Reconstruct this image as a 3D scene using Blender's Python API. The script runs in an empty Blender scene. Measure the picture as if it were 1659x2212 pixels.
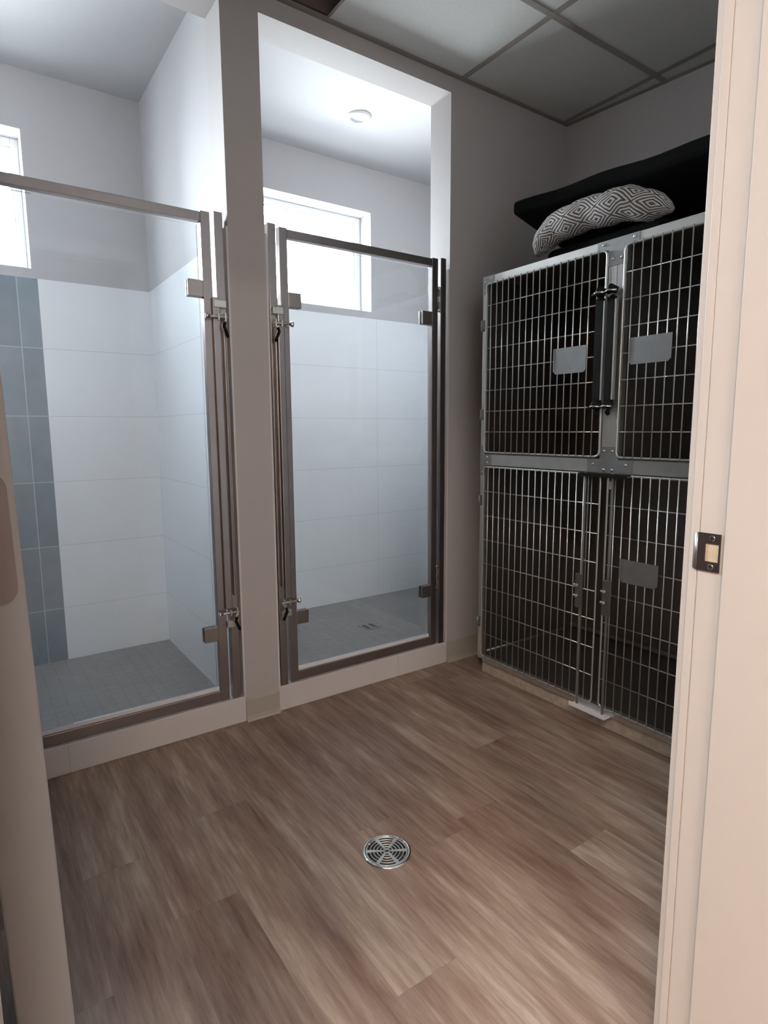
import bpy, bmesh, math, random
from mathutils import Vector, Matrix
random.seed(7)
S = bpy.context.scene
COL = S.collection
PI = math.pi

# ------------------------------------------------------------------ camera
H_CAM = 1.10
CAM = Vector((0.0, -2.0698, H_CAM))
yaw, pit, rol = math.radians(34.8646), math.radians(-7.8557), math.radians(-0.3405)
Fv = Vector((math.sin(yaw)*math.cos(pit), math.cos(yaw)*math.cos(pit), math.sin(pit)))
R0 = Vector((math.cos(yaw), -math.sin(yaw), 0)); U0 = R0.cross(Fv)
Rv = R0*math.cos(rol) + U0*math.sin(rol); Uv = -R0*math.sin(rol) + U0*math.cos(rol)
cd = bpy.data.cameras.new('camera'); cam = bpy.data.objects.new('camera', cd); COL.objects.link(cam)
cd.sensor_fit = 'VERTICAL'; cd.sensor_height = 36.0; cd.lens = 1293.14/2212*36.0
cd.clip_start = 0.02; cd.clip_end = 100
M = Matrix((Rv, Uv, -Fv)).transposed().to_4x4(); M.translation = CAM
cam.matrix_world = M
S.camera = cam

# ------------------------------------------------------------------ light
w = bpy.data.worlds.new('overcast_sky'); S.world = w; w.use_nodes = True
bgn = w.node_tree.nodes['Background']
# overcast dome: bright sky above the horizon, duller ground below it
wt = w.node_tree; tcw = wt.nodes.new('ShaderNodeTexCoord'); sxw = wt.nodes.new('ShaderNodeSeparateXYZ'); rmp = wt.nodes.new('ShaderNodeValToRGB')
mpw = wt.nodes.new('ShaderNodeMapRange'); mpw.inputs[1].default_value = -0.25; mpw.inputs[2].default_value = 0.15
wt.links.new(tcw.outputs['Generated'], sxw.inputs[0]); wt.links.new(sxw.outputs[2], mpw.inputs[0]); wt.links.new(mpw.outputs[0], rmp.inputs[0])
rmp.color_ramp.elements[0].color = (0.36, 0.38, 0.40, 1); rmp.color_ramp.elements[1].color = (0.85, 0.92, 1.0, 1)
wt.links.new(rmp.outputs[0], bgn.inputs[0]); bgn.inputs[1].default_value = 100.0
S.view_settings.view_transform = 'Standard'; S.view_settings.look = 'None'
S.view_settings.gamma = 1.0; S.view_settings.use_curve_mapping = False
S.view_settings.exposure = 0.12
ADDED_HALL_LAMPS = ((-0.80, -2.70), (-0.42, -4.05)); HALL_W = 62.0  # unseen hallway panels, added only to light the scene

def portal(name, x0, x1, y, z0, z1):
    l = bpy.data.lights.new(name, 'AREA'); l.shape = 'RECTANGLE'; l.size = x1-x0; l.size_y = z1-z0
    l.cycles.is_portal = True
    o = bpy.data.objects.new(name, l); COL.objects.link(o)
    o.location = ((x0+x1)/2, y, (z0+z1)/2); o.rotation_euler = (-PI/2, 0, 0)
    return o

# ------------------------------------------------------------------ room numbers
ZC = 2.559; ZT = 2.498; XA = 0.9347; XB = 1.7987; XP = 0.799; XO = -0.065; T = 0.1336
YS = 1.0557; ZS = 2.617; XR = 2.5455; ZTILE = 1.767; PSI = 0.096
YF = -1.608; YH = -1.80
XJ = 0.88; XJL = -0.0176
F1Z, F2Z = 0.016, 0.036
S1L = -0.75; S2R = 2.62
W1 = (-0.50, 0.305, 1.806, 2.372); W2 = (1.30, 2.092, 1.806, 2.372)
portal('daylight_portal_one', W1[0], W1[1], YS+0.19, W1[2], W1[3])
portal('daylight_portal_two', W2[0], W2[1], YS+0.19, W2[2], W2[3])

# ------------------------------------------------------------------ materials
def new_mat(name):
    m = bpy.data.materials.new(name); m.use_nodes = True
    nt = m.node_tree; return m, nt, nt.nodes['Principled BSDF'], nt.nodes['Material Output']
def nd(nt, typ, **kw):
    n = nt.nodes.new(typ)
    for k, v in kw.items(): setattr(n, k, v)
    return n
def math_n(nt, op, a, b=None, c=None):
    n = nd(nt, 'ShaderNodeMath', operation=op)
    for i, v in enumerate((a, b, c)):
        if v is None: continue
        if isinstance(v, (int, float)): n.inputs[i].default_value = v
        else: nt.links.new(v, n.inputs[i])
    return n.outputs[0]
def mixc(nt, fac, a, b, blend='MIX'):
    n = nd(nt, 'ShaderNodeMix', data_type='RGBA', blend_type=blend)
    for i, v in ((0, fac), (6, a), (7, b)):
        if isinstance(v, (int, float)): n.inputs[i].default_value = v
        elif isinstance(v, tuple): n.inputs[i].default_value = (*v, 1) if len(v) == 3 else v
        else: nt.links.new(v, n.inputs[i])
    return n.outputs[2]
def coords(nt):
    tc = nd(nt, 'ShaderNodeNewGeometry'); sp = nd(nt, 'ShaderNodeSeparateXYZ')
    nt.links.new(tc.outputs['Position'], sp.inputs[0]); return tc.outputs['Position'], sp.outputs
def noise(nt, vec, scale, detail=3, rough=0.5, sc=None):
    n = nd(nt, 'ShaderNodeTexNoise'); n.inputs['Scale'].default_value = scale
    n.inputs['Detail'].default_value = detail; n.inputs['Roughness'].default_value = rough
    if sc:
        mp = nd(nt, 'ShaderNodeMapping'); mp.inputs['Scale'].default_value = sc
        nt.links.new(vec, mp.inputs['Vector']); vec = mp.outputs[0]
    nt.links.new(vec, n.inputs['Vector']); return n.outputs['Fac']
def bump(nt, h, bsdf, strength=0.2, dist=0.002):
    b = nd(nt, 'ShaderNodeBump'); b.inputs['Strength'].default_value = strength; b.inputs['Distance'].default_value = dist
    nt.links.new(h, b.inputs['Height']); nt.links.new(b.outputs[0], bsdf.inputs['Normal'])
def plain(name, col, rough=0.5, metal=0.0, spec=0.5, var=0.06, nscale=30, bmp=0.0):
    m, nt, b, _ = new_mat(name)
    pos, _x = coords(nt)
    f = noise(nt, pos, nscale)
    c2 = tuple(max(0, c*(1-var)) for c in col); c1 = tuple(min(1, c*(1+var)) for c in col)
    nt.links.new(mixc(nt, f, c2, c1), b.inputs['Base Color'])
    b.inputs['Roughness'].default_value = rough; b.inputs['Metallic'].default_value = metal
    b.inputs['Specular IOR Level'].default_value = spec
    if bmp: bump(nt, noise(nt, pos, nscale*8), b, bmp, 0.001)
    return m
def near_line(nt, x, off, pitch, half):
    """1 within half of any line off + k*pitch"""
    u = math_n(nt, 'DIVIDE', math_n(nt, 'SUBTRACT', x, off), pitch)
    fr = math_n(nt, 'ABSOLUTE', math_n(nt, 'SUBTRACT', math_n(nt, 'FRACT', math_n(nt, 'ADD', u, 0.5)), 0.5))
    return math_n(nt, 'LESS_THAN', fr, half/pitch)

PAINT = (0.50, 0.468, 0.455)
def shower_wall_mat(name, axis, voff, vpitch, white=(0.82, 0.835, 0.865), stripe=False):
    m, nt, b, _ = new_mat(name)
    pos, xyz = coords(nt); ax = xyz[axis]; z = xyz[2]
    g = math_n(nt, 'MAXIMUM', near_line(nt, z, 0.2705, 0.2992, 0.0009), near_line(nt, ax, voff, vpitch, 0.0009))
    n1 = noise(nt, pos, 6); tile = mixc(nt, n1, tuple(c*0.96 for c in white), white)
    tile = mixc(nt, g, tile, (0.52, 0.55, 0.56))
    if stripe:
        g2 = math_n(nt, 'MAXIMUM', near_line(nt, z, 0.2705, 0.2992, 0.0016), near_line(nt, ax, 0.245, 0.15, 0.0016))
        n2 = noise(nt, pos, 9, 5, 0.6)
        tid = nd(nt, 'ShaderNodeTexWhiteNoise', noise_dimensions='2D'); cb = nd(nt, 'ShaderNodeCombineXYZ')
        nt.links.new(math_n(nt, 'FLOOR', math_n(nt, 'DIVIDE', math_n(nt, 'SUBTRACT', ax, 0.245), 0.15)), cb.inputs[0])
        nt.links.new(math_n(nt, 'FLOOR', math_n(nt, 'DIVIDE', math_n(nt, 'SUBTRACT', z, 0.2705), 0.2992)), cb.inputs[1])
        nt.links.new(cb.outputs[0], tid.inputs['Vector'])
        fac = math_n(nt, 'ADD', math_n(nt, 'MULTIPLY', n2, 0.7), math_n(nt, 'MULTIPLY', tid.outputs[0], 0.3))
        blue = mixc(nt, fac, (0.15, 0.185, 0.225), (0.31, 0.36, 0.40))
        blue = mixc(nt, g2, blue, (0.45, 0.52, 0.54))
        ins = math_n(nt, 'MULTIPLY', math_n(nt, 'LESS_THAN', ax, 0.326), math_n(nt, 'GREATER_THAN', ax, -0.52))
        tile = mixc(nt, ins, tile, blue)
    up = math_n(nt, 'GREATER_THAN', z, ZTILE)
    nt.links.new(mixc(nt, up, tile, (0.50, 0.49, 0.50)), b.inputs['Base Color'])
    r = nd(nt, 'ShaderNodeMapRange'); nt.links.new(up, r.inputs[0]); r.inputs[3].default_value = 0.28; r.inputs[4].default_value = 0.8
    nt.links.new(r.outputs[0], b.inputs['Roughness'])
    h = math_n(nt, 'SUBTRACT', 1.0, math_n(nt, 'MAXIMUM', g, up)); bump(nt, h, b, 0.25, 0.001)
    return m
M_SW_BACK1 = shower_wall_mat('white tile with blue stripe and paint', 0, 0.326, 0.609, stripe=True)
M_SW_BACK2 = shower_wall_mat('white tile and paint, back wall', 0, 2.131, 0.609)
M_SW_SIDE = shower_wall_mat('white tile and paint, side wall', 1, 0.336, 0.609)
M_WALL = plain('warm grey wall paint', PAINT, 0.75, bmp=0.15, var=0.03)
M_SHCEIL = plain('shower ceiling paint', (0.46, 0.46, 0.465), 0.8, var=0.02)
M_TRIMW = plain('cream door frame paint', (0.66, 0.615, 0.575), 0.45, var=0.02)
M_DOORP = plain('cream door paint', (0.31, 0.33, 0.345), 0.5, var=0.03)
M_CTILE = plain('ceiling tile', (0.56, 0.56, 0.53), 0.9, var=0.08, nscale=120, bmp=0.3)
M_GRID = plain('ceiling grid metal', (0.27, 0.24, 0.215), 0.6, var=0.1)  # tees are normally white; their dim look is put into the colour
M_PLENUM = plain('bare brown plenum', (0.17, 0.125, 0.11), 0.9, var=0.25, nscale=8)
M_COVE = plain('beige vinyl cove base', (0.46, 0.41, 0.35), 0.5, var=0.04)
M_STEEL = plain('stainless steel frame', (0.60, 0.59, 0.56), 0.38, 0.9, var=0.12, nscale=18)
M_STEELD = plain('brushed stainless tube', (0.34, 0.305, 0.295), 0.34, 0.95, var=0.12, nscale=12)
M_PLATE = plain('dull steel plate', (0.35, 0.35, 0.345), 0.45, 0.85, var=0.15, nscale=25)
M_CHROME = plain('bright chrome', (0.85, 0.84, 0.82), 0.15, 1.0, var=0.02)
M_WIRE = plain('bright steel wire', (0.66, 0.65, 0.62), 0.32, 0.9, var=0.05, nscale=60)
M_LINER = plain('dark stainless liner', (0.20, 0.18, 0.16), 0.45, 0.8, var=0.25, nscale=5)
M_BLACK = plain('black rubber', (0.010, 0.009, 0.008), 0.65, spec=0.15, var=0.3)
M_BLACKF = plain('black fleece', (0.006, 0.006, 0.006), 0.95, spec=0.1, var=0.3, nscale=150, bmp=0.6)
M_STRIKE = plain('dark bronze strike', (0.085, 0.065, 0.06), 0.4, 0.6, var=0.1)
M_NICKEL = plain('satin nickel hinge', (0.22, 0.20, 0.21), 0.5, 0.5, var=0.05)
M_WOODRAW = plain('raw cream wood pocket', (0.62, 0.52, 0.38), 0.7, var=0.2, nscale=90)
M_HOLE_SHADE = plain('painted drain shade', (0.02, 0.018, 0.016), 0.8)  # near-black that paints the shade inside drain openings
M_WHITEP = plain('white plastic', (0.82, 0.82, 0.84), 0.4, var=0.02)
M_VINYLW = plain('white vinyl window frame', (0.92, 0.93, 0.93), 0.4, var=0.02)
M_CURB = None

def curb_mat():
    m, nt, b, _ = new_mat('pinkish white curb tile')
    pos, xyz = coords(nt)
    g = math_n(nt, 'MAXIMUM', near_line(nt, xyz[0], 0.196, 1.318, 0.0009), near_line(nt, xyz[1], -0.3, 2.0, 0.0009))
    nt.links.new(mixc(nt, g, mixc(nt, noise(nt, pos, 10), (0.66, 0.62, 0.60), (0.70, 0.66, 0.64)), (0.50, 0.46, 0.44)), b.inputs['Base Color'])
    b.inputs['Roughness'].default_value = 0.35
    return m
M_CURB = curb_mat()

def floor_mat():
    m, nt, b, _ = new_mat('brown wood look vinyl plank')
    pos, xyz = coords(nt)
    W, L = 0.152, 1.22
    col = math_n(nt, 'FLOOR', math_n(nt, 'DIVIDE', xyz[0], W))
    wn = nd(nt, 'ShaderNodeTexWhiteNoise', noise_dimensions='1D'); nt.links.new(col, wn.inputs['W'])
    yy = math_n(nt, 'ADD', math_n(nt, 'DIVIDE', xyz[1], L), math_n(nt, 'MULTIPLY', wn.outputs[0], 3.0))
    row = math_n(nt, 'FLOOR', yy)
    cb = nd(nt, 'ShaderNodeCombineXYZ'); nt.links.new(col, cb.inputs[0]); nt.links.new(row, cb.inputs[1])
    w2 = nd(nt, 'ShaderNodeTexWhiteNoise', noise_dimensions='2D'); nt.links.new(cb.outputs[0], w2.inputs['Vector'])
    # offset the grain per plank
    off = nd(nt, 'ShaderNodeVectorMath', operation='MULTIPLY_ADD')
    nt.links.new(w2.outputs[1], off.inputs[0]); off.inputs[1].default_value = (7, 7, 7); nt.links.new(pos, off.inputs[2])
    g1 = noise(nt, off.outputs[0], 1.0, 8, 0.62, sc=(26, 2.6, 1))
    g2 = noise(nt, off.outputs[0], 1.0, 6, 0.7, sc=(95, 7, 1))
    g3 = noise(nt, off.outputs[0], 1.0, 4, 0.55, sc=(6, 1.6, 1))
    f = math_n(nt, 'ADD', math_n(nt, 'ADD', math_n(nt, 'MULTIPLY', g1, 0.45), math_n(nt, 'MULTIPLY', g2, 0.28)),
               math_n(nt, 'ADD', math_n(nt, 'MULTIPLY', g3, 0.30), math_n(nt, 'MULTIPLY', w2.outputs[0], 0.035)))
    cr = nd(nt, 'ShaderNodeValToRGB'); nt.links.new(f, cr.inputs[0])
    e = cr.color_ramp.elements
    e[0].position = 0.30; e[0].color = (0.075, 0.034, 0.022, 1)
    e[1].position = 0.70; e[1].color = (0.50, 0.42, 0.35, 1)
    k = e.new(0.45); k.color = (0.185, 0.112, 0.080, 1)
    k = e.new(0.56); k.color = (0.30, 0.218, 0.170, 1)
    fx = math_n(nt, 'ABSOLUTE', math_n(nt, 'SUBTRACT', math_n(nt, 'FRACT', math_n(nt, 'ADD', math_n(nt, 'DIVIDE', xyz[0], W), 0.5)), 0.5))
    fy = math_n(nt, 'ABSOLUTE', math_n(nt, 'SUBTRACT', math_n(nt, 'FRACT', math_n(nt, 'ADD', yy, 0.5)), 0.5))
    seam = math_n(nt, 'MAXIMUM', math_n(nt, 'LESS_THAN', fx, 0.0008/W), math_n(nt, 'LESS_THAN', fy, 0.0010/L))
    # knots
    vo = nd(nt, 'ShaderNodeTexVoronoi'); vo.inputs['Scale'].default_value = 1.0
    mp = nd(nt, 'ShaderNodeMapping'); mp.inputs['Scale'].default_value = (5.5, 2.0, 1); nt.links.new(off.outputs[0], mp.inputs['Vector'])
    nt.links.new(mp.outputs[0], vo.inputs['Vector'])
    kn = nd(nt, 'ShaderNodeMapRange'); nt.links.new(vo.outputs['Distance'], kn.inputs[0])
    kn.inputs[1].default_value = 0.02; kn.inputs[2].default_value = 0.09; kn.inputs[3].default_value = 0.55; kn.inputs[4].default_value = 0.0
    tone = noise(nt, off.outputs[0], 1.0, 3, 0.5, sc=(9, 1.8, 1))
    tinted = mixc(nt, tone, mixc(nt, 1.0, cr.outputs[0], (1.10, 0.94, 0.88), 'MULTIPLY'), mixc(nt, 1.0, cr.outputs[0], (0.93, 1.0, 0.98), 'MULTIPLY'))
    c = mixc(nt, kn.outputs[0], tinted, (0.10, 0.055, 0.04))
    c = mixc(nt, math_n(nt, 'MULTIPLY', seam, 0.15), c, (0.06, 0.035, 0.025))
    nt.links.new(c, b.inputs['Base Color'])
    b.inputs['Roughness'].default_value = 0.42
    bump(nt, g2, b, 0.12, 0.001)
    return m
M_FLOOR = floor_mat()

def shower_floor_mat():
    m, nt, b, _ = new_mat('grey slate shower floor')
    pos, xyz = coords(nt)
    g = math_n(nt, 'MAXIMUM', near_line(nt, xyz[0], 0.0, 0.0515, 0.0012), near_line(nt, xyz[1], 0.0, 0.0515, 0.0012))
    n1 = noise(nt, pos, 22, 5, 0.65); n2 = noise(nt, pos, 4, 3)
    f = math_n(nt, 'ADD', math_n(nt, 'MULTIPLY', n1, 0.6), math_n(nt, 'MULTIPLY', n2, 0.4))
    c = mixc(nt, f, (0.20, 0.19, 0.19), (0.37, 0.355, 0.35))
    c = mixc(nt, math_n(nt, 'MULTIPLY', g, 0.45), c, (0.13, 0.12, 0.12))
    nt.links.new(c, b.inputs['Base Color']); b.inputs['Roughness'].default_value = 0.6
    return m
M_SHF = shower_floor_mat()

def glass_mat(name, tint):
    m, nt, b, out = new_mat(name); nt.nodes.remove(b)
    fr = nd(nt, 'ShaderNodeFresnel'); fr.inputs['IOR'].default_value = 1.45
    tr = nd(nt, 'ShaderNodeBsdfTransparent'); tr.inputs[0].default_value = (*tint, 1)
    gl = nd(nt, 'ShaderNodeBsdfGlossy'); gl.inputs['Roughness'].default_value = 0.02
    mx = nd(nt, 'ShaderNodeMixShader')
    nt.links.new(math_n(nt, 'MULTIPLY', fr.outputs[0], 0.8), mx.inputs[0]); nt.links.new(tr.outputs[0], mx.inputs[1]); nt.links.new(gl.outputs[0], mx.inputs[2])
    nt.links.new(mx.outputs[0], out.inputs['Surface'])
    return m
M_GLASS = glass_mat('clear shower glass', (0.962, 0.980, 0.982))
M_WGLASS = glass_mat('window glass', (0.97, 0.99, 0.99))

def pattern_mat():
    m, nt, b, _ = new_mat('nested diamond woven fabric')
    uv = nd(nt, 'ShaderNodeUVMap'); sp = nd(nt, 'ShaderNodeSeparateXYZ'); nt.links.new(uv.outputs[0], sp.inputs[0])
    pos, _x = coords(nt)
    wob = math_n(nt, 'MULTIPLY', math_n(nt, 'SUBTRACT', noise(nt, pos, 18), 0.5), 0.10)
    def tri(x): return math_n(nt, 'ABSOLUTE', math_n(nt, 'SUBTRACT', math_n(nt, 'FRACT', x), 0.5))
    d = math_n(nt, 'ADD', math_n(nt, 'ADD', tri(sp.outputs[0]), tri(sp.outputs[1])), wob)
    # two staggered diamonds tile the plane: fold so every cell is a nested diamond
    e = math_n(nt, 'MINIMUM', d, math_n(nt, 'SUBTRACT', 1.0, d))
    st = math_n(nt, 'SINE', math_n(nt, 'MULTIPLY', e, 2*PI*6.5))
    lin = math_n(nt, 'GREATER_THAN', st, -0.05)
    n2 = noise(nt, pos, 260, 2)
    light = mixc(nt, n2, (0.48, 0.455, 0.43), (0.72, 0.69, 0.65)); dark = mixc(nt, n2, (0.06, 0.048, 0.044), (0.14, 0.118, 0.108))
    nt.links.new(mixc(nt, lin, light, dark), b.inputs['Base Color'])
    b.inputs['Roughness'].default_value = 0.95; bump(nt, n2, b, 0.4, 0.001)
    return m
M_PATTERN = pattern_mat()

def lamp_mat(name, col, s):
    m, nt, b, _ = new_mat(name)
    b.inputs['Emission Color'].default_value = (*col, 1); b.inputs['Emission Strength'].default_value = s
    return m

# ------------------------------------------------------------------ mesh helpers
class MB:
    def __init__(s): s.bm = bmesh.new(); s.uv = None
    def box(s, x0, x1, y0, y1, z0, z1, mi=0):
        v = [s.bm.verts.new(p) for p in ((x0,y0,z0),(x1,y0,z0),(x1,y1,z0),(x0,y1,z0),(x0,y0,z1),(x1,y0,z1),(x1,y1,z1),(x0,y1,z1))]
        for f in ((3,2,1,0),(4,5,6,7),(0,1,5,4),(1,2,6,5),(2,3,7,6),(3,0,4,7)):
            s.bm.faces.new([v[i] for i in f]).material_index = mi
        return s
    def prism(s, poly, z0, z1):
        n = len(poly); a = [s.bm.verts.new((x, y, z0)) for x, y in poly]; b = [s.bm.verts.new((x, y, z1)) for x, y in poly]
        s.bm.faces.new(a[::-1]); s.bm.faces.new(b)
        for i in range(n): s.bm.faces.new((a[i], a[(i+1) % n], b[(i+1) % n], b[i]))
        return s
    def xprism(s, poly, x0, x1):      # polygon in (y, z) pushed along x
        n = len(poly); a = [s.bm.verts.new((x0, y, z)) for y, z in poly]; b = [s.bm.verts.new((x1, y, z)) for y, z in poly]
        s.bm.faces.new(a); s.bm.faces.new(b[::-1])
        for i in range(n): s.bm.faces.new((b[i], b[(i+1) % n], a[(i+1) % n], a[i]))
        return s
    def tube(s, pts, r, seg=8, closed=False, radii=None, flat=None, cap=True, uv=None):
        pts = [Vector(p) for p in pts]; n = len(pts); rings = []; prev = None
        for i, p in enumerate(pts):
            if closed: t = (pts[(i+1) % n]-pts[i-1]).normalized()
            else: t = (pts[min(i+1, n-1)]-pts[max(i-1, 0)]).normalized()
            if prev is None:
                a = Vector((0, 0, 1)) if abs(t.z) < 0.9 else Vector((0, 1, 0))
                u = (a - t*a.dot(t)).normalized()
            else: u = (prev - t*prev.dot(t)).normalized()
            prev = u; v = t.cross(u); rr = radii[i] if radii else r
            fl = flat if flat else (1, 1)
            rings.append([s.bm.verts.new(p + u*(math.cos(2*PI*k/seg)*rr*fl[0]) + v*(math.sin(2*PI*k/seg)*rr*fl[1])) for k in range(seg)])
        lay = s.bm.loops.layers.uv.verify() if uv else None
        for i in range(n if closed else n-1):
            A, B = rings[i], rings[(i+1) % n]
            for k in range(seg):
                f = s.bm.faces.new((A[k], A[(k+1) % seg], B[(k+1) % seg], B[k])); f.smooth = True
                if lay:
                    for l, (ii, kk) in zip(f.loops, ((i, k), (i, k+1), (i+1, k+1), (i+1, k))):
                        l[lay].uv = (ii*uv[0], kk*uv[1]/seg)
        if not closed and cap:
            s.bm.faces.new(rings[0][::-1]); s.bm.faces.new(rings[-1])
        return s
    def cyl(s, p0, p1, r, seg=16, r2=None):
        return s.tube([p0, p1], r, seg, radii=[r, r if r2 is None else r2])
    def lathe(s, prof, c, seg=48, z=None):     # (r, z) profile about a vertical axis at c
        rings = []
        for r, zz in prof:
            if r < 1e-6: rings.append([s.bm.verts.new((c[0], c[1], zz))])
            else: rings.append([s.bm.verts.new((c[0]+r*math.cos(2*PI*k/seg), c[1]+r*math.sin(2*PI*k/seg), zz)) for k in range(seg)])
        for A, B in zip(rings, rings[1:]):
            for k in range(seg):
                q = [A[k % len(A)], A[(k+1) % len(A)], B[(k+1) % len(B)], B[k % len(B)]]
                q2 = []
                for v in q:
                    if v not in q2: q2.append(v)
                if len(q2) > 2:
                    f = s.bm.faces.new(q2); f.smooth = True
        return s
    def xform(s, mat):
        bmesh.ops.transform(s.bm, matrix=mat, verts=s.bm.verts); return s
    def build(s, name, mat, parent=None, bevel=0.0, seg=2, mats=None, subsurf=0, smooth=False):
        bmesh.ops.recalc_face_normals(s.bm, faces=s.bm.faces)
        me = bpy.data.meshes.new(name); s.bm.to_mesh(me); s.bm.free()
        o = bpy.data.objects.new(name, me); COL.objects.link(o)
        for m in (mats or [mat]): me.materials.append(m)
        if parent: o.parent = parent
        if smooth:
            for p in me.polygons: p.use_smooth = True
        if bevel:
            b = o.modifiers.new('bevel', 'BEVEL'); b.width = bevel; b.segments = seg; b.limit_method = 'ANGLE'; b.angle_limit = math.radians(40)
        if subsurf:
            q = o.modifiers.new('sub', 'SUBSURF'); q.levels = subsurf; q.render_levels = subsurf
        return o
def struct(o): o['kind'] = 'structure'; return o
def thing(name, label, cat, loc=(0, 0, 0), rz=0, group=None):
    o = bpy.data.objects.new(name, None); COL.objects.link(o); o.empty_display_size = 0.05
    o.location = loc; o.rotation_euler = (0, 0, rz)
    tag(o, label, cat, group); return o
def tag(o, label, cat, group=None):
    o['label'] = label; o['category'] = cat
    if group: o['group'] = group
    return o
def box(name, mat, *a, parent=None, bevel=0.0): return MB().box(*a).build(name, mat, parent, bevel)

# ================================================================== STRUCTURE
ZP = 3.05   # top of everything
struct(box('floor', M_FLOOR, -2.35, 2.95, -4.8, T, -0.06, 0.0))
# back wall of the kennel room, with two shower openings
mb = MB()
mb.box(-1.2, XO, 0, T, 0, ZP); mb.box(XP, XA, 0, T, 0, ZP); mb.box(XB, XR+0.1, 0, T, 0, ZP)
mb.box(XO, XP, 0, T, ZT, ZP); mb.box(XA, XB, 0, T, ZT, ZP)
struct(mb.build('wall_back', M_WALL))
# showers
struct(box('wall_shower_divider', M_SW_SIDE, XP, XA, T, YS, 0, ZP))
struct(box('wall_shower_left', M_SW_SIDE, S1L-0.1, S1L, T, YS, 0, ZP))
struct(box('wall_shower_right', M_SW_SIDE, S2R, S2R+0.1, T, YS, 0, ZP))
def win_wall(name, mat, x0, x1, W):
    m = MB(); y0, y1 = YS, YS+0.2
    m.box(x0, W[0], y0, y1, 0, ZP); m.box(W[1], x1, y0, y1, 0, ZP)
    m.box(W[0], W[1], y0, y1, 0, W[2]); m.box(W[0], W[1], y0, y1, W[3], ZP)
    return struct(m.build(name, mat))
win_wall('wall_shower_back_left', M_SW_BACK1, S1L-0.1, (XP+XA)/2, W1)
win_wall('wall_shower_back_right', M_SW_BACK2, (XP+XA)/2, S2R+0.1, W2)
struct(box('floor_shower_left', M_SHF, S1L, XP, T, YS, -0.05, F1Z))
struct(box('floor_shower_right', M_SHF, XA, S2R, T, YS, -0.05, F2Z))
struct(box('ceiling_shower_left', M_SHCEIL, S1L, XP, T, YS, ZS-0.004, ZS+0.1))
struct(box('ceiling_shower_right', M_SHCEIL, XA, S2R, T, YS, ZS, ZS+0.1))
# windows
def window(name, W):
    x0, x1, z0, z1 = W; y = YS+0.115
    r = bpy.data.objects.new(name, None); COL.objects.link(r); struct(r); r.location = ((x0+x1)/2, y, z0)
    m = MB(); f = 0.030
    m.box(x0, x0+f, y, y+0.07, z0, z1); m.box(x1-f, x1, y, y+0.07, z0, z1)
    m.box(x0+f, x1-f, y, y+0.07, z0, z0+f); m.box(x0+f, x1-f, y, y+0.07, z1-f, z1)
    m.box(x0+f, x0+f+.012, y+.02, y+.06, z0+f, z1-f); m.box(x1-f-.012, x1-f, y+.02, y+.06, z0+f, z1-f)
    m.box(x0+f+.012, x1-f-.012, y+.02, y+.06, z1-f-.012, z1-f); m.box(x0+f+.012, x1-f-.012, y+.02, y+.06, z0+f, z0+f+.012)
    o = m.build('window_frame', M_VINYLW, None, 0.003)
    p = MB().box(x0+f+.012, x1-f-.012, y+.036, y+.042, z0+f+.012, z1-f-.012).build('pane', M_WGLASS)
    for c in (o, p):
        c.parent = r; c.matrix_parent_inverse = Matrix.Translation(-Vector(r.location))
window('window_1', W1); window('window_2', W2)
# curbs
def curb(name, x0, x1):
    struct(MB().box(x0, x1, 0.0, T, 0, 0.100).build(name, M_CURB, None, 0.003))
curb('trim_curb_left', XO, XP); curb('trim_curb_right', XA, XB)
# thin tile returns inside the openings
for nm, xa, xb in (('trim_jamb_tile_left', XP-0.007, XP), ('trim_jamb_tile_middle', XA, XA+0.007), ('trim_jamb_tile_right', XB-0.007, XB), ('trim_jamb_tile_far', XO, XO+0.007)):
    struct(box(nm, M_CURB, xa, xb, 0.0, T, 0.100, 1.789))
# room side walls
struct(box('wall_left', M_WALL, -1.2, -1.1, YH, 0.0, 0, ZP))
struct(MB().prism([(XR, 0), (XR+PSI*1.73, YH), (XR+PSI*1.73+.1, YH), (XR+.1, 0)], 0, ZP).build('wall_right', M_WALL))
# front wall with the doorway
DZ = 2.04; JT = 0.02
mb = MB()
mb.box(-1.1, XJL-JT, YH+.003, YF-.003, 0, ZP); mb.box(XJ+JT, XR+PSI*1.6, YH+.003, YF-.003, 0, ZP); mb.box(XJL-JT, XJ+JT, YH+.003, YF-.003, DZ+JT, ZP)
struct(mb.build('wall_front', M_WALL))
# door lining, stop and casing of the doorway
mb = MB()
def jamb(s, x):      # s=+1 : right jamb whose face looks to -X
    mb.box(*sorted((x, x+s*JT)), YF-0.0125, YF, 0, DZ)
    mb.box(*sorted((x+s*0.0015, x+s*JT)), YF-0.0140, YF-0.0125, 0, DZ)
    mb.box(*sorted((x, x+s*JT)), YH, YF-0.0140, 0, DZ)
    mb.box(*sorted((x-s*0.008, x)), YH+.001, YF-0.0530, 0, DZ)
    mb.box(*sorted((x+s*0.006, x+s*0.066)), YF, YF+0.012, 0, DZ+.066)
    mb.box(*sorted((x+s*0.006, x+s*0.066)), YH-.012, YH, 0, DZ+.066)
jamb(1, XJ); jamb(-1, XJL)
mb.box(XJL-JT, XJ+JT, YH, YF, DZ, DZ+JT); mb.box(XJL, XJ, YF-.092, YF-.053, DZ-.008, DZ)
mb.box(XJL-.006, XJ+.006, YF, YF+.012, DZ+.006, DZ+.066); mb.box(XJL-.006, XJ+.006, YH-.012, YH, DZ+.006, DZ+.066)
struct(mb.build('trim_door_frame', M_TRIMW, None, 0.0022, 2))
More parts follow.
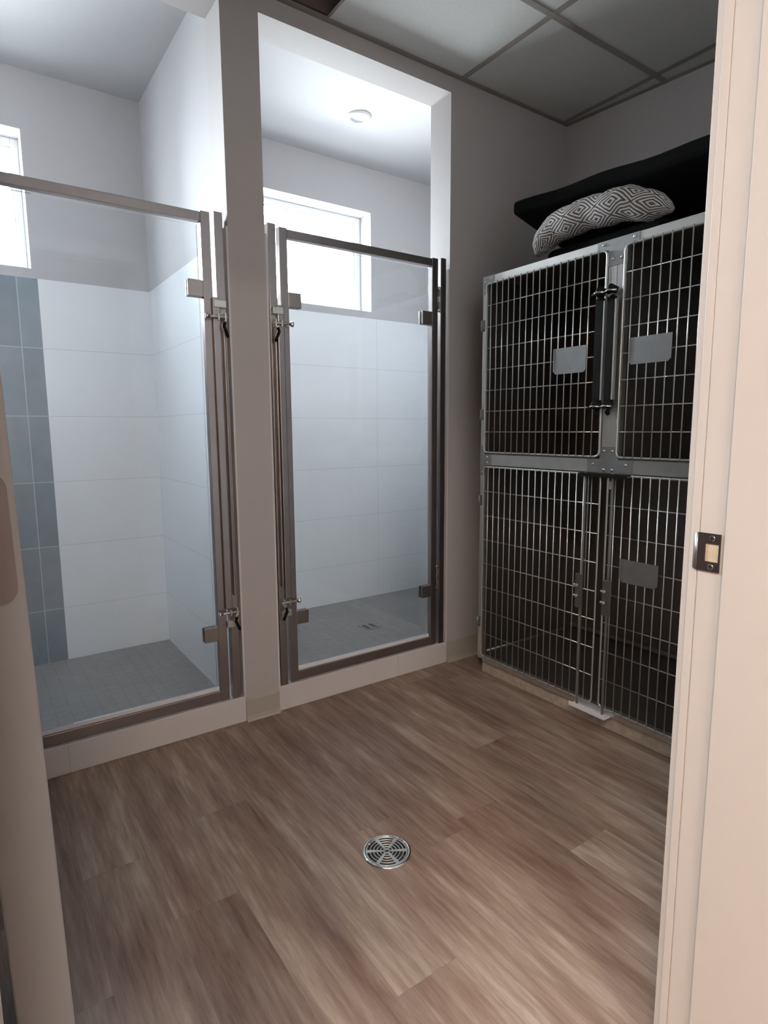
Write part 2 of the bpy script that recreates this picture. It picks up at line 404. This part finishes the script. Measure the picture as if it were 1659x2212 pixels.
# cove baseboards
def cove(name, x0, x1, h):
    poly = [(0, 0), (0, h), (-0.002, h), (-0.0035, h-.004), (-0.0035, 0.020), (-0.007, 0.008), (-0.013, 0.0)]
    struct(MB().xprism(poly, x0, x1).build(name, M_COVE))
cove('baseboard_pillar', XP-.001, XA+.001, 0.086); cove('baseboard_back', XB+.001, XR, 0.103)
# ceiling: lay-in tiles, one bay left open
xs = [-1.1, -0.70, -0.06, 0.575, 1.200, 1.850, 2.503, 2.66]; ys = [0.0, -0.485, -1.095, -1.61]
mb = MB()
for i in range(len(xs)-1):
    for j in range(len(ys)-1):
        if i == 3 and j == 0: continue
        mb.box(xs[i]+.002, xs[i+1]-.002, ys[j+1]+.002, ys[j]-.002, ZC+.0035, ZC+.0185)
struct(mb.build('ceiling', M_CTILE))
mb = MB()
for i, x in enumerate(xs[1:-1]):
    y1 = -0.485 if abs(x-1.2) < .01 else 0.0
    mb.box(x-.012, x+.012, -1.608, y1, ZC+.0005, ZC+.003)
for y in ys[1:-1]: mb.box(-1.1, 2.62, y-.012, y+.012, ZC, ZC+.0025)
mb.box(-1.1, XR, -0.022, 0, ZC-.0005, ZC+.003)
mb.prism([(XR-.024, 0), (XR-.024+PSI*1.608, -1.608), (XR+PSI*1.608, -1.608), (XR, 0)], ZC-.0006, ZC+.0028)
struct(mb.build('trim_ceiling_grid', M_GRID))
struct(box('ceiling_deck', M_PLENUM, -1.2, 2.9, YH, T, ZP-.02, ZP+.04))
struct(MB().box(0.575-.03, 1.45, -0.52, -0.50, ZC+.02, ZP-.02).box(0.50, 0.54, -0.5, 0.0, ZC+.02, ZP-.02).build('trim_plenum_board', M_PLENUM))
struct(box('wall_plenum_liner', M_PLENUM, 0.3, 1.9, -0.012, 0.0, ZC+.02, ZP-.02))
# hallway the camera stands in
struct(box('wall_hall_left', M_WALL, -2.35, -2.25, -4.8, YH, 0, ZP)); struct(box('wall_hall_right', M_WALL, 2.3, 2.4, -4.8, YH, 0, ZP))
struct(box('wall_hall_back', M_WALL, -2.25, 2.3, -4.8, -4.7, 0, ZP)); struct(box('ceiling_hall', M_CTILE, -2.25, 2.3, -4.7, YH, ZC+.03, ZC+.08))
struct(box('wall_hall_front', M_WALL, -2.25, -1.1, YH, YH+.05, 0, ZP))

# ================================================================== THE OPEN DOOR (hinge edge faces the camera)
def door():
    W, D = 0.036, 0.86
    r = bpy.data.objects.new('door_1', None); COL.objects.link(r); struct(r)
    r.location = (0.0100, YF+.001, 0.006); r.rotation_euler = (0, -0.020, 0)
    MB().box(0, W, 0, D, 0, 2.02).build('door_leaf', M_DOORP, r, 0.0015)
    for z in (0.18, 0.979, 1.78):
        # leaf mortised into the edge, rounded corners on the right side
        poly = []; x0, x1, h, rr = -0.001, 0.0318, 0.089, 0.011
        pts = [(x0, 0), (x1-rr, 0)] + [(x1-rr+rr*math.sin(a), rr-rr*math.cos(a)) for a in (PI/8, PI/4, 3*PI/8)] + [(x1, rr), (x1, h-rr)] + \
              [(x1-rr+rr*math.cos(a), h-rr+rr*math.sin(a)) for a in (PI/8, PI/4, 3*PI/8)] + [(x1-rr, h), (x0, h)]
        m = MB(); n = len(pts)
        a = [m.bm.verts.new((p[0], -0.0012, z+p[1])) for p in pts]; b = [m.bm.verts.new((p[0], 0.001, z+p[1])) for p in pts]
        m.bm.faces.new(a); m.bm.faces.new(b[::-1])
        for i in range(n): m.bm.faces.new((a[i], a[(i+1) % n], b[(i+1) % n], b[i]))
        hg = m.build('hinge', M_NICKEL, r)
        k = MB().cyl((-0.005, 0.004, z), (-0.005, 0.004, z+h), 0.0055, 14); k.build('hinge_knuckle', M_NICKEL, hg)
door()

# ================================================================== STRIKE PLATE on the right jamb
def strike():
    r = thing('strike_plate', 'dark bronze latch strike plate with two chrome screws on the cream right door jamb', 'strike plate', (XJ-.0005, -1.634, 0.920))
    t = 0.0022
    m = MB()      # local: x out of the jamb (negative), y along the jamb, z up. kennel side is +y
    y0, y1, z0, z1 = -0.0195, 0.013, -0.0285, 0.0275
    hy0, hy1, hz0, hz1 = -0.0175, 0.0015, -0.014, 0.0125
    m.box(-t, 0, y0, hy0, z0, z1); m.box(-t, 0, hy1, y1, z0, z1)
    m.box(-t, 0, hy0, hy1, z0, hz0); m.box(-t, 0, hy0, hy1, hz1, z1)
    m.build('plate', M_STRIKE, r)
    m = MB()     # curved lip that wraps past the jamb corner
    n = 8; rings = []
    for i in range(n+1):
        a = i/n; y = y1 + a*0.016; x = -t - 0.0 + 0.012*a*a; hh = 0.5*(z1-z0)*(1-0.35*a*a)
        zc = (z0+z1)/2
        rings.append([m.bm.verts.new(p) for p in ((x, y, zc-hh), (x, y, zc+hh), (x+.0018, y, zc+hh), (x+.0018, y, zc-hh))])
    for A, B in zip(rings, rings[1:]):
        for k in range(4): m.bm.faces.new((A[k], A[(k+1) % 4], B[(k+1) % 4], B[k])).smooth = True
    m.bm.faces.new(rings[0]); m.bm.faces.new(rings[-1][::-1])
    o = m.build('curved_lip', M_PLATE, r); o['label'] = 'blue grey curved lip'
    MB().box(-.0009, 0.0002, hy0, hy1, hz0, hz1).build('bolt_pocket', M_WOODRAW, r)
    for z in (0.0205, -0.0215):
        s = MB(); s.cyl((-t-.0012, -0.0075, z), (-t+.0004, -0.0075, z), .0042, 20, .0048)
        sc = s.build('screw', M_CHROME, r)
        MB().box(-t-.0016, -t-.0010, -0.0105, -0.0045, z-.0005, z+.0005).box(-t-.0016, -t-.0010, -0.008, -0.007, z-.003, z+.003).build('screw_slot_shade', M_BLACK, sc)  # black cross laid on the head paints the shade of its recess
strike()

# ================================================================== GLASS SHOWER GATES
def gate(label, xL, xR, latch, grp):
    """opening from xL to xR; latch = 'L' or 'R' side of the latch posts; the other side carries hinges"""
    r = thing('glass_shower_door', label, 'shower door', ((xL+xR)/2, 0.035, 0.1), 0, grp)
    cx = (xL+xR)/2; ox, oy, oz = cx, 0.035, 0.1
    Y0, Y1 = 0.006, 0.036
    def add(m, name, mat, parent=r, bevel=0.0015):
        if parent is r: m.xform(Matrix.Translation((-ox, -oy, -oz)))
        else: m.xform(Matrix.Translation((-ox, -oy, -oz)))
        return m.build(name, mat, parent, bevel)
    hw = (xR-xL)/2
    # mounting posts near the walls
    PO, PI_ = hw-0.008, hw-0.038      # outer, inner face distance from the centre
    SO, SI = hw-0.052, hw-0.084       # stile
    for s in (-1, 1):
        add(MB().box(*sorted((cx+s*PO, cx+s*PI_)), Y0, Y1, 0.0925, 1.832), 'mounting_post', M_STEELD)
        add(MB().box(*sorted((cx+s*SO, cx+s*SI)), Y0+.002, Y1, 0.103, 1.826), 'door_stile', M_STEELD)
    add(MB().box(cx-SI, cx+SI, Y0+.002, Y1, 1.792, 1.822), 'top_rail', M_STEELD)
    add(MB().box(cx-SI, cx+SI, Y0+.002, Y1, 0.106, 0.142), 'bottom_rail', M_STEELD)
    # wall channel behind each post
    for s in (-1, 1):
        add(MB().box(*sorted((cx+s*(hw-.0072), cx+s*(hw-.019))), Y1+.0005, Y1+.02, 0.1, 1.82), 'wall_channel', M_STEELD)
    GY0, GY1 = 0.018, 0.027
    g = add(MB().box(cx-SI+.010, cx+SI-.010, GY0, GY1, 0.156, 1.782), 'glass_panel', M_GLASS, r, 0)
    sl = add(MB().box(cx-SI+.004, cx+SI-.004, GY0-.001, GY1+.001, 0.1425, 0.1555), 'bottom_seal', M_WHITEP, r, 0)
    for s in (-1, 1):
        for z in (0.335, 1.548):
            m = MB()
            m.box(*sorted((cx+s*(SI+.001), cx+s*(SI-.052))), GY1+.0005, GY1+.010, z, z+.055)
            m.box(*sorted((cx+s*(SI+.001), cx+s*(SI-.052))), GY0-.010, GY0-.0005, z, z+.055)
            m.box(*sorted((cx+s*(SI+.001), cx+s*(SI-.009))), GY0-.0005, GY1+.0005, z, z+.055)
            add(m, 'glass_clip', M_STEELD, r, 0.002)
    ls = -1 if latch == 'L' else 1
    # latch side : long flat bar between two spring latches
    m = MB(); xa = cx+ls*(PI_+.006); xb = cx+ls*(SO-.006)
    m.box(*sorted((xa, xb)), Y0-.011, Y0-.0005, 0.452, 1.55)
    m.box(*sorted((cx+ls*(PI_+.020), cx+ls*(PI_+.012))), Y0-.016, Y0-.0005, 0.50, 1.44)
    add(m, 'latch_bar', M_STEELD, r, 0.003)
    for z, up in ((1.484, 1), (0.440, -1)):
        m = MB()
        m.box(*sorted((cx+ls*(PO-.004), cx+ls*(SO-.002))), Y0-.015, Y0-.0005, z-.012+up*.045, z+.012+up*.045)
        m.cyl((cx+ls*(PO-.002), Y0-.020, z), (cx+ls*(SI+.004), Y0-.020, z), .0042, 12)
        m.box(*sorted((cx+ls*(PO-.008), cx+ls*(PO-.014))), Y0-.026, Y0-.0005, z-.014, z+.014)
        m.box(*sorted((cx+ls*(PI_-.002), cx+ls*(PI_-.008))), Y0-.026, Y0-.0005, z-.011, z+.011)
        m.tube([(cx+ls*(PO-.010), Y0-.021, z-.004), (cx+ls*(PO-.018), Y0-.022, z-.022), (cx+ls*(PO-.010), Y0-.018, z-.045), (cx+ls*(PO-.012), Y0-.012, z-.060)], .005, 8)
        la = add(m, 'latch', M_STEEL, r, 0.001)
        k = MB().tube([(cx+ls*(SI+.012), Y0-.020, z), (cx+ls*(SI+.004), Y0-.020, z), (cx+ls*(SI-.002), Y0-.020, z), (cx+ls*(SI-.004), Y0-.020, z)], .01, 16, radii=[.0045, .0085, .0105, .009])
        o = add(k, 'thumb_knob', M_CHROME, la, 0); o['label'] = 'bright chrome knob'
        k = MB().tube([(cx+ls*(PO-.016), Y0-.026, z-.018), (cx+ls*(PO-.020), Y0-.030, z-.032), (cx+ls*(PO-.010), Y0-.027, z-.055), (cx+ls*(PO-.006), Y0-.024, z-.066)], .007, 8, flat=(1, .7))
        add(k, 'release_lever', M_BLACK, la, 0)
    hs = -ls
    for z in (0.42, 1.66):
        m = MB(); xm = cx+hs*(SO+PI_)/2
        m.cyl((xm, Y0+.012, z-.045), (xm, Y0+.012, z+.045), .0062, 14)
        m.cyl((xm, Y0+.012, z-.052), (xm, Y0+.012, z-.048), .008, 14); m.cyl((xm, Y0+.012, z+.048), (xm, Y0+.012, z+.052), .008, 14)
        m.box(*sorted((cx+hs*(SO-.006), cx+hs*(PI_+.006))), Y0+.006, Y0+.010, z-.04, z-.012)
        m.box(*sorted((cx+hs*(SO-.006), cx+hs*(PI_+.006))), Y0+.006, Y0+.010, z+.012, z+.04)
        add(m, 'hinge', M_STEEL, r, 0)
    return r
gate('steel framed clear glass door of the left shower, under the half hidden window', XO+.007, XP-.007, 'R', 'glass shower doors')
gate('steel framed clear glass door of the right shower, in front of the whole small window', XA+.007, XB-.007, 'L', 'glass shower doors')

# ================================================================== CAGE BANK
CAGE_ORG = Vector((1.8435, -0.1629, 0)); CAGE_RZ = -PI/2 - 0.0063
# local frame: +x runs along the front (s), +y goes into the cages (world +X), z up
bank = thing('cage_bank', 'stainless steel bank of wire door animal cages in the corner, dog beds on top', 'animal cage', CAGE_ORG, 0)
bank.rotation_euler = (0, 0, -PI/2 - 0.0063)
# local x -> world -Y ; local y -> world +X
LW = 1.29; CD = 0.66; CT = 1.727
HALF = 0.640
m = MB(); t = .0025
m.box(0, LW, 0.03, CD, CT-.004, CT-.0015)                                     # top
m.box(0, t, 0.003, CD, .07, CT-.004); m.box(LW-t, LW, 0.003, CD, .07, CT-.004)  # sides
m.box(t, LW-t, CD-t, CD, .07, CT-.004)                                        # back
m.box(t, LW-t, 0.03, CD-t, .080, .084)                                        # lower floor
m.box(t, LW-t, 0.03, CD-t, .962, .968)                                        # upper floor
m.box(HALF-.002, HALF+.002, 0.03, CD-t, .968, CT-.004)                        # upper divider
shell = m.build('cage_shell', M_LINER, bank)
m = MB()
m.tube([(t+.002, .05, .088), (t+.002, CD-.02, .088)], .006, 8); m.build('floor_bead', M_PLATE, bank)
m = MB().box(t, LW-t, CD-.020, CD-t, .094, .110); m.build('back_ledge', M_PLATE, bank, .002)
# front frame members (each one its own part)
def rail(nm, x0, x1, z0, z1, mat=M_STEEL, y0=0.0, y1=0.024, bev=.0015): return MB().box(x0, x1, y0, y1, z0, z1).build(nm, mat, bank, bev)
rail('corner_post', 0, .029, .070, CT); rail('corner_post', LW-.029, LW, .070, CT)
rail('top_rail', .0295, LW-.0295, 1.697, CT)
rail('middle_rail', .0295, LW-.0295, .944, .992)
rail('mullion', .606, .640, .9925, 1.6965); rail('mullion', .6405, .674, .9925, 1.6965)
rail('bottom_rail', .0295, LW-.0295, .060, .086)
kick = rail('kick_base', .012, LW-.012, .0, .068, plain('rust speckled beige base', (0.50, 0.43, 0.35), .55, .05, var=.45, nscale=45), .020, .05)
kick['label'] = 'beige base plinth with rust specks'
def plate_part(nm, rects, screws):
    m = MB()
    for a in rects: m.box(a[0], a[1], -.0025, -.0003, a[2], a[3])
    p = m.build(nm, M_PLATE, bank, 0)
    for sx, sz in screws:
        s = MB(); s.tube([(sx, -.0024, sz), (sx, -.0050, sz), (sx, -.0062, sz)], .005, 12, radii=[.0058, .0050, .002]); s.build('screw', M_CHROME, p)
plate_part('joining_plate', [(.560, .718, 1.694, 1.7265), (.603, .677, 1.640, 1.694)], [(.585, 1.715), (.700, 1.715), (.622, 1.662), (.656, 1.662)])
plate_part('joining_plate', [(.552, .735, .944, .992), (.603, .677, .992, 1.035)], [(.578, .974), (.708, .974), (.620, 1.020), (.655, 1.020), (.622, .955), (.655, .955)])
plate_part('corner_plate', [(.001, .062, 1.697, 1.7265), (.001, .028, 1.655, 1.697)], [(.016, 1.705), (.045, 1.713), (.015, 1.670)])
plate_part('corner_plate', [(.001, .064, .944, .992), (.001, .028, .90, .944), (.001, .028, .992, 1.03)], [(.014, 1.014), (.045, .980), (.045, .956), (.014, .915)])
for z in (1.53, 1.16, .79, .24):
    m = MB().box(-.004, .016, -.006, -.0003, z-.022, z+.022); m.cyl((.006, -.008, z-.022), (.006, -.008, z+.022), .004, 10)
    m.build('door_hinge', M_PLATE, bank)

def rrect(x0, x1, z0, z1, r, y):
    P = []
    for cx_, cz_, a0 in ((x1-r, z1-r, 0), (x0+r, z1-r, PI/2), (x0+r, z0+r, PI), (x1-r, z0+r, 1.5*PI)):
        for k in range(5):
            a = a0 + k*PI/8; P.append((cx_+r*math.cos(a), y, cz_+r*math.sin(a)))
    return P
def cage_door(x0, x1, z0, z1, nh, skip=None):
    m = MB(); y = -.010
    m.tube(rrect(x0, x1, z0, z1, .018, y), .0040, 10, closed=True)
    n = round((x1-x0)/.0321); zh = [z0+(z1-z0)*k/(nh+1) for k in range(1, nh+1)]
    for k in range(1, n):
        x = x0+(x1-x0)*k/n; m.tube([(x, y-.004, z0-.004), (x, y-.004, z1+.004)], .0022, 8)
    for z in zh: m.tube([(x0, y+.001, z), (x1, y+.001, z)], .0022, 8)
    return m.build('cage_door', M_WIRE, bank)
dUL = cage_door(.031, .606, 1.000, 1.693, 7)
dUR = cage_door(.674, 1.258, 1.000, 1.693, 7)
dLL = cage_door(.031, .617, .090, .938, 7)
dLR = cage_door(.648, 1.258, .090, .938, 7)
def holder(door, x0, x1, z0, z1):
    m = MB(); c = .010; y0, y1 = -.0215, -.0195
    P = [(x0+c, z0), (x1-c, z0), (x1, z0+c), (x1, z1), (x0, z1), (x0, z0+c)]
    a = [m.bm.verts.new((x, y0, z)) for x, z in P]; b = [m.bm.verts.new((x, y1, z)) for x, z in P]
    m.bm.faces.new(a); m.bm.faces.new(b[::-1])
    for i in range(6): m.bm.faces.new((a[i], a[(i+1) % 6], b[(i+1) % 6], b[i]))
    m.box(x0, x0+.004, y0-.003, y0, z0+c, z1); m.box(x0+.012, x1-.012, y0-.0018, y0-.0002, z0, z0+.005)
    h = m.build('card_holder', M_PLATE, door)
holder(dUL, .402, .544, 1.297, 1.390); holder(dUR, .711, .858, 1.306, 1.392); holder(dLR, .716, .856, .575, .655)
def upper_latch(door, x0, x1, side):
    m = MB()
    m.box(x0, x1, -.032, -.016, 1.185, 1.535)
    for z in (1.171, 1.549):
        m.tube([(x0-.004, -.022, z+.004), ((x0+x1)/2, -.033, z+.012), (x1+.004, -.022, z+.003)], .013, 10, radii=[.010, .016, .011])
        m.tube([((x0+x1)/2, -.02, z-.012), ((x0+x1)/2+.006, -.036, z-.016), ((x0+x1)/2, -.02, z-.022)], .008, 8)
    h = m.build('latch_handle', M_BLACK, door, .003)
    h['label'] = 'black latch handle'
    e = MB().box(*((x1+.001, x1+.008) if side > 0 else (x0-.008, x0-.001)), -.031, -.017, 1.195, 1.525).build('latch_edge_strip', M_STEEL, h, .001)
    for z in (1.171, 1.549): MB().tube([(x0-.012, -.036, z), ((x0+x1)/2, -.050, z+.004), (x1+.012, -.038, z+.002)], .0032, 8).build('cross_rod', M_CHROME, h)
upper_latch(dUL, .583, .611, 1); upper_latch(dUR, .628, .655, 1)
def lower_latch(door, xr, xp, z0, z1):
    m = MB().box(xr-.0035, xr+.0035, -.024, -.017, .070, .946)
    rod = m.build('latch_rod', M_PLATE, door, .001)
    if xr < .6: MB().box(xr+.010, xr+.014, -.022, -.018, .52, .940).build('guide_rod', M_PLATE, door, .001)
    m = MB().box(xp, xp+.032, -.030, -.0245, z0, z1); m.build('latch_plate', M_LINER, rod, .002)
    for z in (.530, .490):
        m = MB(); m.cyl((xp-.002, -.036, z), (xp+.012, -.036, z), .0045, 10); m.cyl((xp+.013, -.0305, z), (xp+.013, -.040, z), .006, 12)
        m.build('latch_knob', M_CHROME, rod)
lower_latch(dLL, .563, .541, .443, .572); lower_latch(dLR, .673, .657, .440, .570)
k = MB().box(.540, .735, -.032, -.0026, .938, .943).box(.540, .735, -.034, -.032, .930, .943).build('upper_catch_lip', M_BLACK, bank, .001)
k = MB().box(.538, .694, -.036, -.0003, .0600, .0645).box(.538, .694, -.038, -.034, .060, .076).build('lower_catch_lip', M_WHITEP, bank, .001)
MB().box(.622, .636, .02, .03, .885, .915).build('door_stop', M_WHITEP, bank, .003)

# ================================================================== BEDS ON TOP OF THE CAGES
def bed_patterned():
    r = thing('dog_bed', 'round bolster dog bed in grey nested diamond fabric lying on the cage top', 'dog bed', (2.0, -0.65, CT))
    P = [(1.937, -.397, 1.782, .012), (1.936, -.393, 1.790, .028), (1.935, -.398, 1.812, .040), (1.935, -.416, 1.838, .048), (1.935, -.468, 1.864, .055), (1.935, -.543, 1.872, .0565), (1.935, -.621, 1.873, .0563),
         (1.935, -.701, 1.869, .057), (1.935, -.771, 1.860, .0565), (1.943, -.8275, 1.842, .0507), (1.955, -.868, 1.825, .0393), (1.968, -.892, 1.813, .0247), (1.983, -.903, 1.805, .010)]
    # resample
    pts = []; rad = []
    for i in range(len(P)-1):
        n = 5
        for k in range(n):
            t = k/n; pts.append(Vector(P[i][:3]).lerp(Vector(P[i+1][:3]), t)); rad.append(P[i][3]*(1-t)+P[i+1][3]*t*1.0)
    pts.append(Vector(P[-1][:3])); rad.append(P[-1][3])
    m = MB(); m.tube([(p.x-2.0, p.y+.65, p.z-CT) for p in pts], .07, 40, radii=rad, uv=(1.0, 1.0))
    # uv by arc length so the diamonds keep their size
    lay = m.bm.loops.layers.uv.verify(); L = [0]
    for a, b in zip(pts, pts[1:]): L.append(L[-1]+(b-a).length)
    for f in m.bm.faces:
        for l in f.loops:
            u, v = l[lay].uv; u = min(int(round(u)), len(L)-1); l[lay].uv = (L[u]/0.130, v*4.2+.10)
    bmesh.ops.recalc_face_normals(m.bm, faces=m.bm.faces)
    # gentle lumps
    for v in m.bm.verts:
        v.co.z += .003*math.sin(v.co.y*43)+.002*math.sin(v.co.y*91+v.co.x*60); v.co.x += .003*math.sin(v.co.y*37+1)
    m.build('bolster', M_PATTERN, r)
    def cushion(x0, x1, y0, y1, z0, z1): return MB().box(x0, x1, y0, y1, z0, z1)
    c = cushion(-.056, .12, -.25, .25, .001, .068).build('base_cushion', M_BLACKF, r, .03, 5)
    c['label'] = 'black underside cushion'
bed_patterned()
m = MB().box(2.14, 2.36, -1.30, -.34, CT+.001, CT+.090)
tag(m.build('dog_bed', M_BLACKF, None, .035, 5), 'plain black fleece dog bed on the cage top behind the patterned one', 'dog bed')
# tilted black pad resting on both beds
m = MB()
nx, ny = 6, 16
def pz(x, y): return 1.979 - 0.28*(x-1.95) - .045*(-.216-y)/.83*0.9 + .004*math.sin(y*17)
X0, X1, Y0_, Y1_ = 1.95, 2.50, -.216, -1.075
grid = {}
for k, dz in ((0, 0), (1, .053)):
    for i in range(nx+1):
        for j in range(ny+1):
            x = X0+(X1-X0)*i/nx; y = Y0_+(Y1_-Y0_)*j/ny
            grid[k, i, j] = m.bm.verts.new((x, y, pz(x, y)+dz))
for i in range(nx):
    for j in range(ny):
        m.bm.faces.new([grid[0, a, b] for a, b in ((i, j), (i, j+1), (i+1, j+1), (i+1, j))]); m.bm.faces.new([grid[1, a, b] for a, b in ((i, j), (i+1, j), (i+1, j+1), (i, j+1))])
for i in range(nx):
    for j in (0, ny): m.bm.faces.new((grid[0, i, j], grid[0, i+1, j], grid[1, i+1, j], grid[1, i, j]))
for j in range(ny):
    for i in (0, nx): m.bm.faces.new((grid[0, i, j], grid[0, i, j+1], grid[1, i, j+1], grid[1, i, j]))
tag(m.build('kennel_pad', M_BLACKF, None, .016, 4), 'large flat black kennel pad tilted across the top of both dog beds', 'pad')

# ================================================================== DRAINS, DOWNLIGHT
def floor_drain():
    c = (0.823, -0.892); R = 0.0645
    r = thing('floor_drain', 'round stainless floor drain with ring slotted grate in the wood floor', 'drain', (c[0], c[1], 0.0))
    MB().lathe([(.0, .0004), (.056, .0004), (.056, .0008), (0, .0008)], (0, 0)).build('throat_shade_disc', M_HOLE_SHADE, r)  # flat dark disc paints the shade below the grate, no cavity
    MB().lathe([(.0555, .0008), (.0555, .0030), (.0575, .0046), (.0630, .0040), (R, .0010), (R, .0004)], (0, 0), 64).build('outer_ring', M_CHROME, r)
    m = MB(); z0, z1 = .0015, .0036
    radii = [(.0045, .0100), (.0152, .0186), (.0242, .0276), (.0332, .0366), (.0422, .0456), (.0512, .0558)]
    for a, b in radii: m.lathe([(a, z0), (a, z1), (b, z1), (b, z0), (a, z0)], (0, 0), 64)
    for k in range(6):
        an = k*PI/3+math.radians(28); wd = .0052
        d = Vector((math.cos(an), math.sin(an), 0)); p = Vector((-d.y, d.x, 0))
        q = [d*.009-p*wd*.45, d*.054-p*wd, d*.054+p*wd, d*.009+p*wd*.45]
        a = [m.bm.verts.new((v.x, v.y, z0)) for v in q]; b = [m.bm.verts.new((v.x, v.y, z1+.0001)) for v in q]
        m.bm.faces.new(a[::-1]); m.bm.faces.new(b)
        for i in range(4): m.bm.faces.new((a[i], a[(i+1) % 4], b[(i+1) % 4], b[i]))
    g = m.build('grate', M_STEEL, r)
    for k in (0, 1, 2, 3):
        an = math.radians(28+60*k*1.5); MB().cyl((.052*math.cos(an), .052*math.sin(an), .0036), (.052*math.cos(an), .052*math.sin(an), .0056), .0036, 12, .0028).build('screw', M_CHROME, g)
floor_drain()
r = thing('shower_drain', 'small square steel drain in the grey floor of the right shower', 'drain', (1.73, .558, F2Z))
MB().box(-.048, .048, -.048, .048, .0003, .003).build('drain_cover', M_PLATE, r, .001)
m = MB()
for k in range(5):
    for s in (-1, 1): m.box(s*.022-.012, s*.022+.012, -.028+k*.014-.003, -.028+k*.014+.003, .0031, .0036)
m.build('slot_shade_strips', M_HOLE_SHADE, r)  # dark strips on the cover paint the shade of slots
r = thing('recessed_downlight', 'round white recessed downlight, unlit, in the ceiling of the right shower', 'ceiling light', (1.718, .591, ZS))
MB().lathe([(.040, -.001), (.041, -.010), (.052, -.011), (.058, -.006), (.059, -.0005)], (0, 0), 48).build('trim_ring', M_WHITEP, r)
MB().lathe([(.0405, -.009), (.035, -.004), (.030, -.0015), (0, -.001)], (0, 0), 48).build('lamp_lens', plain('frosted grey lens', (.62, .63, .68), .5, var=.02), r)

# ================================================================== UNSEEN HALL PANELS, added to light the scene (behind and above the camera)
dm = lamp_mat('warm diffuser', (1.0, .835, .72), HALL_W)
for (lx, ly), lb in zip(ADDED_HALL_LAMPS, ('unseen warm square ceiling light panel added in the hallway, close to the doorway', 'unseen warm square ceiling light panel added at the far end of the hallway')):
    r = thing('added_ceiling_light', lb, 'ceiling light', (lx, ly, ZC+.03), 0, 'added hallway light panels')
    m = MB().box(-.31, .31, -.31, -.29, -.03, 0).box(-.31, .31, .29, .31, -.03, 0).box(-.31, -.29, -.29, .29, -.03, 0).box(.29, .31, -.29, .29, -.03, 0)
    m.build('lamp_frame', M_WHITEP, r)
    MB().box(-.289, .289, -.289, .289, -.022, -.002).build('diffuser', dm, r)
